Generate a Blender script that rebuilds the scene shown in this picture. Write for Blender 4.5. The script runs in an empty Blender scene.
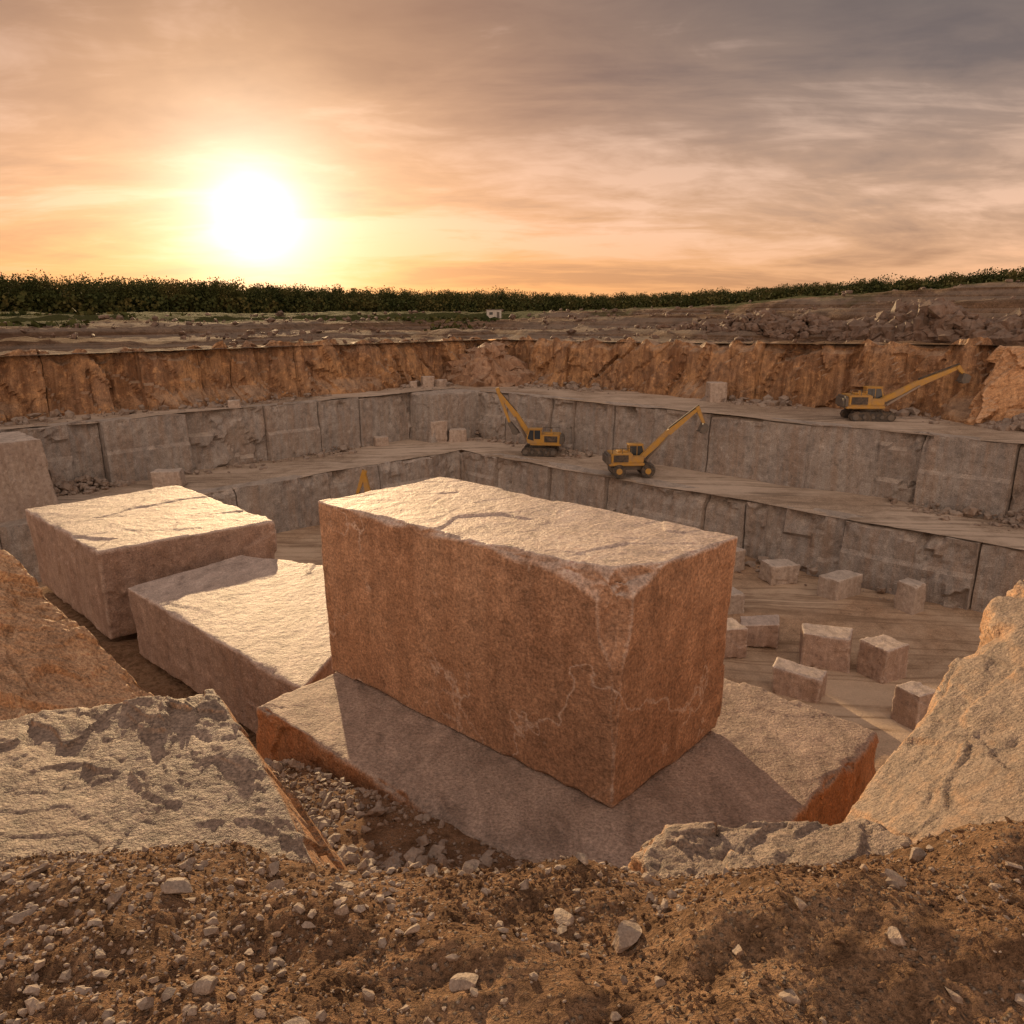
import bpy, bmesh, math, numpy as np
from mathutils import Vector
from math import radians
rng=np.random.default_rng(7)
scene=bpy.context.scene
COL=scene.collection
# ---------------------------------------------------------------- noise
def _hash(ix,iy,iz,seed):
    h=(ix.astype(np.int64)*374761393+iy.astype(np.int64)*668265263+iz.astype(np.int64)*2147483647+seed*974634777)&0xffffffff
    h=((h^(h>>13))*1274126177)&0xffffffff
    h=((h^(h>>16))*2246822519)&0xffffffff
    h=h^(h>>15)
    return (h&0xffffff)/float(0xffffff)
def vnoise(P,seed=0):
    P=np.asarray(P,float); i=np.floor(P); f=P-i; i=i.astype(np.int64)
    f=f*f*f*(f*(f*6-15)+10)
    out=0
    for dx in (0,1):
        wx=f[...,0] if dx else 1-f[...,0]
        for dy in (0,1):
            wy=f[...,1] if dy else 1-f[...,1]
            for dz in (0,1):
                wz=f[...,2] if dz else 1-f[...,2]
                out=out+wx*wy*wz*_hash(i[...,0]+dx,i[...,1]+dy,i[...,2]+dz,seed)
    return out*2-1
def fbm(P,oct=4,seed=0,gain=.5):
    P=np.asarray(P,float); a=1;s=0;t=0
    for o in range(oct):
        s=s+a*vnoise(P+o*17.3,seed+o); t+=a; a*=gain; P=P*2.03
    return s/t
def worley(P,seed=0):
    i=np.floor(P).astype(np.int64)
    F1=np.full(P.shape[:-1],9.);F2=F1.copy();ID=np.zeros(P.shape[:-1]);D=np.zeros(P.shape)
    for dx in (-1,0,1):
        for dy in (-1,0,1):
            for dz in (-1,0,1):
                a,b,c=i[...,0]+dx,i[...,1]+dy,i[...,2]+dz
                q=np.stack([a+_hash(a,b,c,seed),b+_hash(a,b,c,seed+1),c+_hash(a,b,c,seed+2)],-1)
                v=P-q; d=np.sqrt((v**2).sum(-1)); r=_hash(a,b,c,seed+3)
                m=d<F1
                F2=np.where(m,F1,np.minimum(F2,d)); ID=np.where(m,r,ID); D=np.where(m[...,None],v,D); F1=np.where(m,d,F1)
    return F1,F2,ID,D
def facet(P,seed=0,jump=1.):
    F1,F2,ID,D=worley(P,seed)
    a=ID*6.283*7; b=(ID*31.7)%1*2-1
    return (ID-.5)*jump+ (D[...,0]*np.cos(a)+D[...,1]*np.sin(a)+D[...,2]*b)*1.0
def sm(a,b,x):
    t=np.clip((x-a)/(b-a),0,1); return t*t*(3-2*t)
def XY(p,q): return .695*p-.719*q, .719*p+.695*q
def PQ(x,y): return .695*x+.719*y, -.719*x+.695*y
# ---------------------------------------------------------------- mesh helpers
def make_obj(name,verts,faces,mat,loc=(0,0,0),smooth=True,**props):
    me=bpy.data.meshes.new(name)
    verts=np.asarray(verts,float)-np.asarray(loc,float)
    faces=np.asarray(faces)
    me.vertices.add(len(verts)); me.vertices.foreach_set("co",verts.ravel())
    k=faces.shape[1]
    me.loops.add(faces.size); me.loops.foreach_set("vertex_index",faces.ravel().astype(np.int32))
    me.polygons.add(len(faces)); me.polygons.foreach_set("loop_start",np.arange(0,faces.size,k,dtype=np.int32))
    me.update(calc_edges=True); me.validate()
    me.polygons.foreach_set("use_smooth",np.full(len(me.polygons),smooth))
    me.materials.append(mat)
    o=bpy.data.objects.new(name,me); o.location=loc; COL.objects.link(o)
    for k_,v in props.items(): o[k_]=v
    return o
def grid_faces(n,m):
    i=np.arange(n-1)[:,None]*m+np.arange(m-1)[None,:]
    i=i.ravel(); return np.stack([i,i+m,i+m+1,i+1],1)
# ---------------------------------------------------------------- nodes
def node(nt,typ,props=None,ins=None):
    n=nt.nodes.new(typ)
    for k,v in (props or {}).items(): setattr(n,k,v)
    for k,v in (ins or {}).items():
        s=n.inputs[k]
        if isinstance(v,bpy.types.NodeSocket): nt.links.new(v,s)
        else: s.default_value=v
    return n
def c4(c): return (c[0],c[1],c[2],1)
def mixc(nt,f,a,b,mode='MIX'):
    n=nt.nodes.new('ShaderNodeMix'); n.data_type='RGBA'; n.blend_type=mode
    for i,v in ((0,f),(6,a),(7,b)):
        if isinstance(v,bpy.types.NodeSocket): nt.links.new(v,n.inputs[i])
        else: n.inputs[i].default_value= v if i==0 else c4(v)
    return n.outputs[2]
def ramp(nt,f,els):
    n=nt.nodes.new('ShaderNodeValToRGB'); nt.links.new(f,n.inputs[0])
    cr=n.color_ramp
    while len(cr.elements)<len(els): cr.elements.new(.5)
    for e,(p,c) in zip(cr.elements,els):
        e.position=p; e.color=c4(c) if not isinstance(c,(int,float)) else (c,c,c,1)
    return n.outputs[0]
def math_(nt,op,a,b=0.,clamp=False):
    n=nt.nodes.new('ShaderNodeMath'); n.operation=op; n.use_clamp=clamp
    for i,v in ((0,a),(1,b)):
        if isinstance(v,bpy.types.NodeSocket): nt.links.new(v,n.inputs[i])
        else: n.inputs[i].default_value=v
    return n.outputs[0]
def noise(nt,vec,scale,detail=5,rough=.6,dist=0.):
    return node(nt,'ShaderNodeTexNoise',None,{'Vector':vec,'Scale':scale,'Detail':detail,'Roughness':rough,'Distortion':dist}).outputs['Fac']
def mapping(nt,vec,scale,rot=(0,0,0)):
    return node(nt,'ShaderNodeMapping',None,{'Vector':vec,'Scale':scale,'Rotation':rot}).outputs[0]
def new_mat(name):
    m=bpy.data.materials.new(name); m.use_nodes=True; nt=m.node_tree
    b=nt.nodes['Principled BSDF']; return m,nt,b
def stone(name,c1,c2,top,stain,scale=1.,bump=.5,streak=.5,topmix=.7,speck=.25,stainmix=.6,dist=.1,veins=0.,grain=26,contrast=.5,tool=0.,edge=0.,streaktop=.35,rough=.72):
    m,nt,b=new_mat(name)
    tc=node(nt,'ShaderNodeTexCoord').outputs['Object']
    n1=noise(nt,tc,.45*scale,4,.6,.4); n2=noise(nt,tc,3.1*scale,5,.68); n3=noise(nt,tc,grain*scale,3,.75)
    st=noise(nt,mapping(nt,tc,(2.6*scale,2.6*scale,.2*scale)),1.,5,.68)
    col=mixc(nt,ramp(nt,n1,[(.38,0),(.62,1)]),c1,c2)
    col=mixc(nt,math_(nt,'MULTIPLY',ramp(nt,st,[(.42,0),(.62,1)]),stainmix),col,stain)
    col=mixc(nt,math_(nt,'MULTIPLY',ramp(nt,n2,[(.34,1),(.48,0)]),contrast),col,tuple(x*.4 for x in c2))
    col=mixc(nt,math_(nt,'MULTIPLY',ramp(nt,n2,[(.54,0),(.7,1)]),contrast),col,tuple(min(1,x*1.55) for x in c1))
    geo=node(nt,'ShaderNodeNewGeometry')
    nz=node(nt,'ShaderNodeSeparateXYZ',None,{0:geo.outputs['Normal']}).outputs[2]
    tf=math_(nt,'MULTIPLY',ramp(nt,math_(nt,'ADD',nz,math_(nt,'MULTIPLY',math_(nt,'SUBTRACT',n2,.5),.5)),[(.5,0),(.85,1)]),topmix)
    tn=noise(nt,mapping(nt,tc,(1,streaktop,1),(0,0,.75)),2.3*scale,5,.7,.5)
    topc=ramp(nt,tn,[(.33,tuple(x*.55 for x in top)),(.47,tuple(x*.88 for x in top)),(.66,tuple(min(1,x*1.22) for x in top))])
    col=mixc(nt,tf,col,topc)  # upward faces: dusty tone, the paler ones also holding sun and sky brightness
    if veins>0:
        w=noise(nt,mapping(nt,tc,(1,1,1),(.4,.2,.3)),.5,5,.5,.35)
        vf=ramp(nt,math_(nt,'ABSOLUTE',math_(nt,'SUBTRACT',w,.5)),[(0,1),(.007,0)])
        vm=ramp(nt,n1,[(.42,0),(.52,1)])
        col=mixc(nt,math_(nt,'MULTIPLY',math_(nt,'MULTIPLY',vf,vm),veins),col,(.66,.52,.43))
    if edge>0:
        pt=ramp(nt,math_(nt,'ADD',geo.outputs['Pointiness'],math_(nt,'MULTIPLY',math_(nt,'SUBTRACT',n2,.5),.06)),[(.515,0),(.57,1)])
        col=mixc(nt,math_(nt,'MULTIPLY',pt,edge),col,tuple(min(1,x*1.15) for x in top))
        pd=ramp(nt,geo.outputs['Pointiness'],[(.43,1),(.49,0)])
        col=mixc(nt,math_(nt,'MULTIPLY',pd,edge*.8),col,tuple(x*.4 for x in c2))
    col=mixc(nt,speck,col,ramp(nt,n3,[(.32,.02),(.5,.5),(.68,1.)]),'OVERLAY')
    h=math_(nt,'ADD',n2,math_(nt,'MULTIPLY',n3,.3))
    h=math_(nt,'ADD',h,math_(nt,'MULTIPLY',st,streak))
    if tool>0:
        tl=noise(nt,mapping(nt,tc,(9,9,.35)),1.,2,.5)
        h=math_(nt,'ADD',h,math_(nt,'MULTIPLY',tl,tool))
        col=mixc(nt,math_(nt,'MULTIPLY',ramp(nt,tl,[(.36,1),(.46,0)]),.35*tool),col,tuple(x*.45 for x in c2))
        col=mixc(nt,math_(nt,'MULTIPLY',ramp(nt,tl,[(.56,0),(.66,1)]),.3*tool),col,tuple(min(1,x*1.6) for x in c1))
    bp=node(nt,'ShaderNodeBump',None,{'Strength':bump,'Distance':dist/scale,'Height':h}).outputs[0]
    nt.links.new(col,b.inputs['Base Color']); nt.links.new(bp,b.inputs['Normal'])
    b.inputs['Roughness'].default_value=rough; b.inputs['Specular IOR Level'].default_value=.4
    return m
def dirt(name,c1,c2,c3,scale=1.,bump=.8,dist=.12,tracks=0.,pebble=.5):
    m,nt,b=new_mat(name)
    tc=node(nt,'ShaderNodeTexCoord').outputs['Object']
    n1=noise(nt,tc,.35*scale,4,.65,.3); n2=noise(nt,tc,4*scale,6,.75); n3=noise(nt,tc,45*scale,3,.8)
    vo=node(nt,'ShaderNodeTexVoronoi',None,{'Vector':tc,'Scale':30*scale,'Randomness':1.})
    col=mixc(nt,ramp(nt,n1,[(.38,0),(.62,1)]),c1,c2)
    dk=.8 if tracks==0 else .45
    col=mixc(nt,ramp(nt,n2,[(.38,dk),(.56,0)]),col,tuple(x*.35 for x in c1))
    pm=math_(nt,'MULTIPLY',ramp(nt,vo.outputs['Distance'],[(.2,1),(.42,0)]),math_(nt,'MULTIPLY',ramp(nt,n2,[(.45,0),(.58,1)]),pebble))
    pc=mixc(nt,node(nt,'ShaderNodeSeparateXYZ',None,{0:vo.outputs['Color']}).outputs[0],tuple(x*.35 for x in c3),tuple(min(1,x*1.2) for x in c3))
    col=mixc(nt,pm,col,pc)
    col=mixc(nt,.5,col,ramp(nt,n3,[(.3,.05),(.5,.5),(.7,.95)]),'OVERLAY')
    h=math_(nt,'ADD',n2,math_(nt,'MULTIPLY',n3,.3))
    h=math_(nt,'ADD',h,math_(nt,'MULTIPLY',pm,.3))
    if tracks!=0:
        big=noise(nt,tc,.09,5,.6,.6)
        col=mixc(nt,ramp(nt,big,[(.42,0),(.6,.7)]),col,tuple(min(1,x*1.2) for x in c3))
        wp=node(nt,'ShaderNodeVectorMath',{'operation':'ADD'},{0:tc,1:node(nt,'ShaderNodeVectorMath',{'operation':'SCALE'},{0:node(nt,'ShaderNodeTexNoise',None,{'Vector':tc,'Scale':.02,'Detail':0.}).outputs['Color'],'Scale':14.}).outputs[0]}).outputs[0]
        tw=noise(nt,mapping(nt,wp,(.03,.7,0.),(0,0,tracks)),1.,1,.5)
        br=noise(nt,tc,.35,4,.7)
        tm=math_(nt,'MULTIPLY',ramp(nt,tw,[(.47,0),(.52,.95),(.58,0)]),ramp(nt,br,[(.36,.2),(.56,.9)]))
        col=mixc(nt,tm,col,tuple(x*.55 for x in c1))
    bp=node(nt,'ShaderNodeBump',None,{'Strength':bump,'Distance':dist/scale,'Height':h}).outputs[0]
    nt.links.new(col,b.inputs['Base Color']); nt.links.new(bp,b.inputs['Normal'])
    b.inputs['Roughness'].default_value=.95; b.inputs['Specular IOR Level'].default_value=.12
    return m
def plain(name,c,rough=.5,metal=0.,var=.3,scale=3.,dust=(.30,.2,.12)):
    m,nt,b=new_mat(name)
    tc=node(nt,'ShaderNodeTexCoord').outputs['Object']
    n=noise(nt,tc,scale,4,.7)
    col=mixc(nt,math_(nt,'MULTIPLY',ramp(nt,n,[(.4,0),(.7,1)]),var),c,dust)
    nt.links.new(col,b.inputs['Base Color'])
    b.inputs['Roughness'].default_value=rough; b.inputs['Metallic'].default_value=metal
    return m
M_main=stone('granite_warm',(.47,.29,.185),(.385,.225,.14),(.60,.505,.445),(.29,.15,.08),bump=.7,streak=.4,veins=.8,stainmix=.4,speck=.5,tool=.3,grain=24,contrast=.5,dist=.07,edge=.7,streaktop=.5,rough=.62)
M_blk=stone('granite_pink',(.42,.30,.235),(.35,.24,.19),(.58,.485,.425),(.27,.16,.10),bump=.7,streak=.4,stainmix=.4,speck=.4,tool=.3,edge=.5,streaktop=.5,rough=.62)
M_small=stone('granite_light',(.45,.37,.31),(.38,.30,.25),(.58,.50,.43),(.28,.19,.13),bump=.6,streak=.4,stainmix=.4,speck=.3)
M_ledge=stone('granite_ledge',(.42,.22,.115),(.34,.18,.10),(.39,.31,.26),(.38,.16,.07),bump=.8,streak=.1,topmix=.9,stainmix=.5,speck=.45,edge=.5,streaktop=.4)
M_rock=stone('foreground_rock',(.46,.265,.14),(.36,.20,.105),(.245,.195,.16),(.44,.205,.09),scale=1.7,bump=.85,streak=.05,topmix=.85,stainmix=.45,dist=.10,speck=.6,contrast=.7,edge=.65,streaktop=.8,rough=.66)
M_rock_sunlit=stone('rock_painted_sunlit',(.60,.35,.18),(.48,.27,.14),(.54,.37,.24),(.42,.21,.09),scale=1.3,bump=1.,streak=.2,topmix=.6,stainmix=.5,dist=.12,speck=.55,contrast=.75,edge=.6,streaktop=.5)  # rock copy with the orange of sunlight put into its colour
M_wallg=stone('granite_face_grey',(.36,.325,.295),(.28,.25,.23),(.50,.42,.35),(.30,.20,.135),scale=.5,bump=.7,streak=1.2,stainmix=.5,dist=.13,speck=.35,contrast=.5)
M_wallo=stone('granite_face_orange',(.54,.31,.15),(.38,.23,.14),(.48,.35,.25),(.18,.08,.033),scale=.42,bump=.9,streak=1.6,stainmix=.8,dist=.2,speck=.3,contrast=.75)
M_floor=dirt('terrace_dust',(.43,.325,.24),(.49,.385,.295),(.55,.45,.36),scale=.25,bump=.5,dist=.08,tracks=.79,pebble=.5)
M_pit=dirt('pit_dust',(.43,.285,.185),(.48,.345,.235),(.54,.42,.31),scale=.25,bump=.5,dist=.08,tracks=.3,pebble=.5)
M_dirt=dirt('brown_gravel_dirt',(.28,.16,.09),(.36,.225,.135),(.44,.35,.27),scale=1.4,bump=1.,dist=.11,pebble=1.)
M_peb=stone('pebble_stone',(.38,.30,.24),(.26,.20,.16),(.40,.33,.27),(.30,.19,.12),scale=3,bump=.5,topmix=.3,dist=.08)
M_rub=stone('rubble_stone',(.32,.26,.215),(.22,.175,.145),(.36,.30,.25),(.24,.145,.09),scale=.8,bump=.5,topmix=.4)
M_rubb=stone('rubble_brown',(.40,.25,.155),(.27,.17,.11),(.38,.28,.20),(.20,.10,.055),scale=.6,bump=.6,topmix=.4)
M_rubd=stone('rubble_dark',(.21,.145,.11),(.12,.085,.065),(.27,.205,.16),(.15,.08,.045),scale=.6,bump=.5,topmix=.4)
def outer_mat():
    m=dirt('outer_land',(.27,.165,.10),(.34,.235,.16),(.40,.31,.24),scale=.15,bump=.9,dist=.2,pebble=.4)
    nt=m.node_tree; b=nt.nodes['Principled BSDF']
    src=b.inputs['Base Color'].links[0].from_socket
    tc=node(nt,'ShaderNodeTexCoord').outputs['Object']
    sp=node(nt,'ShaderNodeSeparateXYZ',None,{0:tc})
    x,y=sp.outputs[0],sp.outputs[1]
    q=math_(nt,'ADD',math_(nt,'MULTIPLY',x,-.719),math_(nt,'MULTIPLY',y,.695))
    p=math_(nt,'ADD',math_(nt,'MULTIPLY',x,.695),math_(nt,'MULTIPLY',y,.719))
    mm=math_(nt,'MAXIMUM',math_(nt,'SUBTRACT',p,104.),math_(nt,'SUBTRACT',q,85.))
    mr=node(nt,'ShaderNodeMapRange',None,{'Value':mm,'From Min':25.,'From Max':60.}).outputs[0]
    nn=noise(nt,tc,.06,6,.7)
    f=ramp(nt,math_(nt,'ADD',math_(nt,'MULTIPLY',mr,.55),math_(nt,'MULTIPLY',nn,.75)),[(.5,0),(.62,1)])
    zb=noise(nt,mapping(nt,tc,(.02,.02,1.6)),1.,3,.6)
    src=mixc(nt,ramp(nt,zb,[(.46,0),(.56,.55)]),src,(.37,.31,.26))
    src=mixc(nt,ramp(nt,zb,[(.36,.7),(.44,0)]),src,(.15,.085,.05))
    col=mixc(nt,f,src,(.085,.09,.03))
    nt.links.new(col,b.inputs['Base Color']); return m
M_out=outer_mat()
# ---------------------------------------------------------------- terrain
def outer_z(p,q):
    x,y=XY(p,q); m=np.maximum(p-84,q-85)
    az=x/np.maximum(y,30.); right=sm(-.05,.65,az)
    P=np.stack([x*.05,y*.05,0*x],-1)
    n=fbm(P,4,3)
    mm=m+fbm(P*.8+5,3,8)*9
    z=-4+1.0*right+ .9*sm(9,11.5,mm)+(1.4+2.2*right)*sm(27,30,mm)+(1.2+1.4*right)*sm(50,53,mm)+n*.9*sm(2,9,m)
    return z+fbm(P*9,5,9,.6)*.6*sm(0,4,m)
def mk_outer():
    def lines(k):
        a=[-900,-600,-400,-300,-200,-150,-110,-80]; l=list(a)+list(np.arange(-60,k-3,1.3))+[k-1.3,k]
        v=k; s=.7
        while v<k+75: v+=s; s=min(1.0,s*1.02); l.append(v)
        while v<5000: s*=1.25; v+=s; l.append(v)
        return np.array(l,float)
    p=lines(84);q=lines(85)
    Pg,Qg=np.meshgrid(p,q,indexing='ij'); x,y=XY(Pg,Qg); z=outer_z(Pg,Qg)
    F=grid_faces(len(p),len(q))
    V=np.stack([x,y,z],-1).reshape(-1,3)
    pc=Pg.ravel()[F].mean(1); qc=Qg.ravel()[F].mean(1)
    F=F[~((pc<84)&(qc<85))]
    make_obj('ground',V,F[:,::-1],M_out,kind='structure')
mk_outer()
def floor(name,p0,p1,q0,q1,z,mat,step=1.,amp=.15,holes=None):
    p=np.arange(p0,p1+step,step);q=np.arange(q0,q1+step,step)
    Pg,Qg=np.meshgrid(p,q,indexing='ij');x,y=XY(Pg,Qg)
    zz=z+fbm(np.stack([x*.15,y*.15,0*x+z],-1),5,4)*amp*2
    F=grid_faces(len(p),len(q)); V=np.stack([x,y,zz],-1).reshape(-1,3)
    if holes is not None:
        pc=Pg.ravel()[F].mean(1); qc=Qg.ravel()[F].mean(1); F=F[~holes(pc,qc)]
    return make_obj(name,V,F[:,::-1],mat,kind='structure')
floor('pit_floor',-90,61.6,-70,67.6,-21,M_pit,.9,.25)
floor('lower_terrace_road',-90,70.6,-80,78.6,-16,M_floor,.9,.12,lambda p,q:(p<61.4)&(q<67.4))
floor('upper_terrace_road',-90,84.6,-90,85.6,-10,M_floor,.9,.12,lambda p,q:(p<70.3)&(q<78.3))
def wall(name,axis,const,s0,s1,zb,zt,mat,style,seed,step=.3):
    r=np.random.default_rng(seed)
    H=(zt if not callable(zt) else -3.5)-zb
    j=[s0-1]
    while j[-1]<s1+9: j.append(j[-1]+(r.uniform(2.,7.)+5*r.random()**4 if style=='cut' else r.uniform(2,9)+11*r.random()**3))
    j=np.array(j)
    s=np.arange(s0,s1,step)
    jj=j[(j>s0)&(j<s1)]
    s=np.unique(np.concatenate([s[np.abs(s[:,None]-jj[None]).min(1)>.12],jj-.09,jj-.03,jj+.03,jj+.09]))
    nh=int(H/step)+2
    lips=np.array([.25,.6,1.1,1.8,2.6])
    hh=np.concatenate([np.linspace(-.6,H,nh),np.full(len(lips),H)])
    back=np.concatenate([np.zeros(nh),lips])
    S,Hh=np.meshgrid(s,hh,indexing='ij'); B=np.broadcast_to(back,S.shape)
    idx=np.searchsorted(j,S)-1
    off=r.uniform(-1,1,len(j)); tilt=r.uniform(-.10,.10,len(j)); brk=(r.random(len(j))<.35)*1.; low=r.random(len(j))**3
    soft=r.random(len(j))
    jn=np.clip(idx+1,0,len(j)-1)
    dl=S-j[idx]; dr_=j[jn]-S; dj=np.minimum(dl,dr_); js=np.where(dl<dr_,soft[idx],soft[jn])
    P3=np.stack([S,Hh*1.0,0*S+seed*5.1],-1)
    t=Hh/H; w8=sm(0,.25,dj)
    if style=='cut':
        mid=(j[idx]+j[jn])/2
        d=off[idx]*.32+tilt[idx]*(S-mid)+fbm(P3*.3,3,seed)*.3+fbm(P3*1.6,3,seed+7)*.06
        d+=brk[idx]*(facet(P3*np.array([.4,.4,1]),seed)*.45)*w8
        d-=.4*(dj<.05)*(js>.3)
        d+=.25*(1-t)
        ch=np.maximum(0,fbm(P3*np.array([.5,.35,1])+9,3,seed+5)-.05)
        d-=sm(.65,1.,t)*ch*2.4
        d+=.25*(t<.42+.1*off[idx])*(off[idx]>.45)
    else:
        w=P3+.9*np.stack([fbm(P3*.3,3,seed+1),fbm(P3*.3+7,3,seed+2),0*S],-1)
        sh=w[...,0]+w[...,1]*(.25+.5*fbm(np.stack([S*.05,0*S,0*S],-1),2,seed+30))
        rot=np.stack([sh,w[...,1],w[...,2]],-1)
        big=fbm(np.stack([S*.06,Hh*.03,0*S],-1),3,seed+31)
        d=big*2.2+off[idx]*.5+facet(rot*np.array([.20,.07,1]),seed,1.)*1.0+facet(rot*np.array([.55,.22,1]),seed+9)*.32+fbm(P3*np.array([.6,.25,1]),5,seed)*.35
        d-=.35*(dj<.05)*(js>.4)
        d+=.7*(1-t)-sm(.85,1,t)*.6
        d+=sm(.35,0,t)*np.maximum(0,fbm(P3*np.array([.12,0,1]),3,seed+3))*4.5
    d=d*sm(-1.5,1.5,s1-3.2-S)
    lipw=np.exp(-B*1.2)
    outc=const-d*lipw+B
    a,b=(outc,S) if axis=='p' else (S,outc)
    x,y=XY(a,b)
    if callable(zt):
        ztop=zt(a,b); z=zb+Hh/H*(ztop-zb)
    else: z=zb+Hh
    topn=fbm(np.stack([S*.6,0*S,0*S+seed],-1),4,seed+2)
    z=z+sm(.75,1,t)*lipw*(topn*(.2 if style=='cut' else 1.2)-(low[idx]*.5 if style=='cut' else 0))+np.where(B>0,.02*lipw,0)
    z=np.where(B>2.,z-.12,z)
    z=z-.3*sm(s1-3.2,s1-2.6,S)
    V=np.stack([x,y,z],-1).reshape(-1,3); F=grid_faces(*S.shape)
    if axis=='p': F=F[:,::-1]
    return make_obj(name,V,F,mat,smooth=False,kind='structure')
wall('rock_face','p',61.3,-75,70.3,-21,-16,M_wallg,'cut',11)
wall('rock_face','q',67.3,-60,64.3,-21,-16,M_wallg,'cut',12)
wall('rock_face','p',70.3,-75,81.3,-16,-10,M_wallg,'cut',13)
wall('rock_face','q',78.3,-60,73.3,-16,-10,M_wallg,'cut',14)
wall('rock_face','p',84.2,-75,88,-10,outer_z,M_wallo,'crag',15,.26)
wall('rock_face','q',85.2,-60,87,-10,outer_z,M_wallo,'crag',16,.26)
# viewer-side hill and platform
def hill_z(x,y,fine=True):
    n0=fbm(np.stack([x*.8,y*.4,0*x],-1),3,21)
    yy=y+n0*.34
    z=np.interp(yy,[-12,0,1.6,2.4,3.05,3.3,3.6,5.5,8,10,11.5,14,60],[-1.6,-1.75,-2.02,-2.24,-2.53,-2.68,-3.0,-4.95,-5.8,-6.35,-7.3,-9,-9])
    z=z+(.20*sm(.4,2.2,x)-.02*sm(0,-3,x))*sm(1.2,2.6,y)*sm(4.5,3.5,y)
    for mx,my,mr,mh in [(1.15,2.45,.42,.17),(.35,2.9,.32,.10),(-.55,2.45,.36,.12),(2.1,2.75,.4,.19),(-1.5,2.2,.45,.10),(.65,1.75,.28,.10),(-.9,1.8,.28,.08),(1.7,2.05,.28,.13),(-1.9,2.75,.35,.10),(0,2.1,.25,.07),(-.2,2.75,.22,.05),(.75,2.3,.2,.05)]:
        z=z+mh*np.exp(-((x-mx)**2+(y-my)**2*1.6)/mr**2)
    z=z-.4*sm(-3.2,-5,x)*sm(3.2,5,y)
    P=np.stack([x,y,0*x],-1)
    p,q=PQ(x,y)
    z=z-1.4*sm(4.9,5.7,p)*sm(4.2,5.6,y)*sm(13,11.5,q)
    z=z-1.9*sm(1.2,2.2,x)*sm(4.1,5.2,y)
    z=z+fbm(P*1.3,4,22)*.11+fbm(P*.35,2,26)*.08
    if fine: z=z+fbm(P*4.5,6,23,.62)*.065*sm(14,6,y)+(np.abs(vnoise(P*19,24)))*.010*sm(6,4,y)+np.maximum(0,vnoise(P*38,28)-.2)*.012*sm(5,4,y)
    z=z+fbm(P*.5,4,25)*.3*sm(10,14,y)
    jag=fbm(P*.4,4,29)*.5
    dr=np.maximum(sm(13.6,14.8,p+jag),sm(3.3,2.2,q+jag*.5)*sm(6.8,7.8,p))
    dr=np.maximum(dr,sm(30.5,32.5,q+jag*2))
    return z*(1-dr)+(-21.4)*dr
def mk_hill():
    xs=np.concatenate([np.arange(-60,-10,1.),np.arange(-10,-4.6,.15),np.arange(-4.6,3.6,.022),np.arange(3.6,14,.15),np.arange(14,40,1.)])
    ys=np.concatenate([np.arange(-14,1.2,.4),np.arange(1.2,3.9,.017),np.arange(3.9,12,.06),np.arange(12,46,.35)])
    X,Y=np.meshgrid(xs,ys,indexing='ij'); Z=hill_z(X,Y)
    V=np.stack([X,Y,Z],-1).reshape(-1,3)
    F=grid_faces(len(xs),len(ys))
    zc=V[:,2][F].max(1); F=F[zc>-21.3]
    make_obj('dirt_hillside',V,F,M_dirt,kind='structure')
mk_hill()
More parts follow.
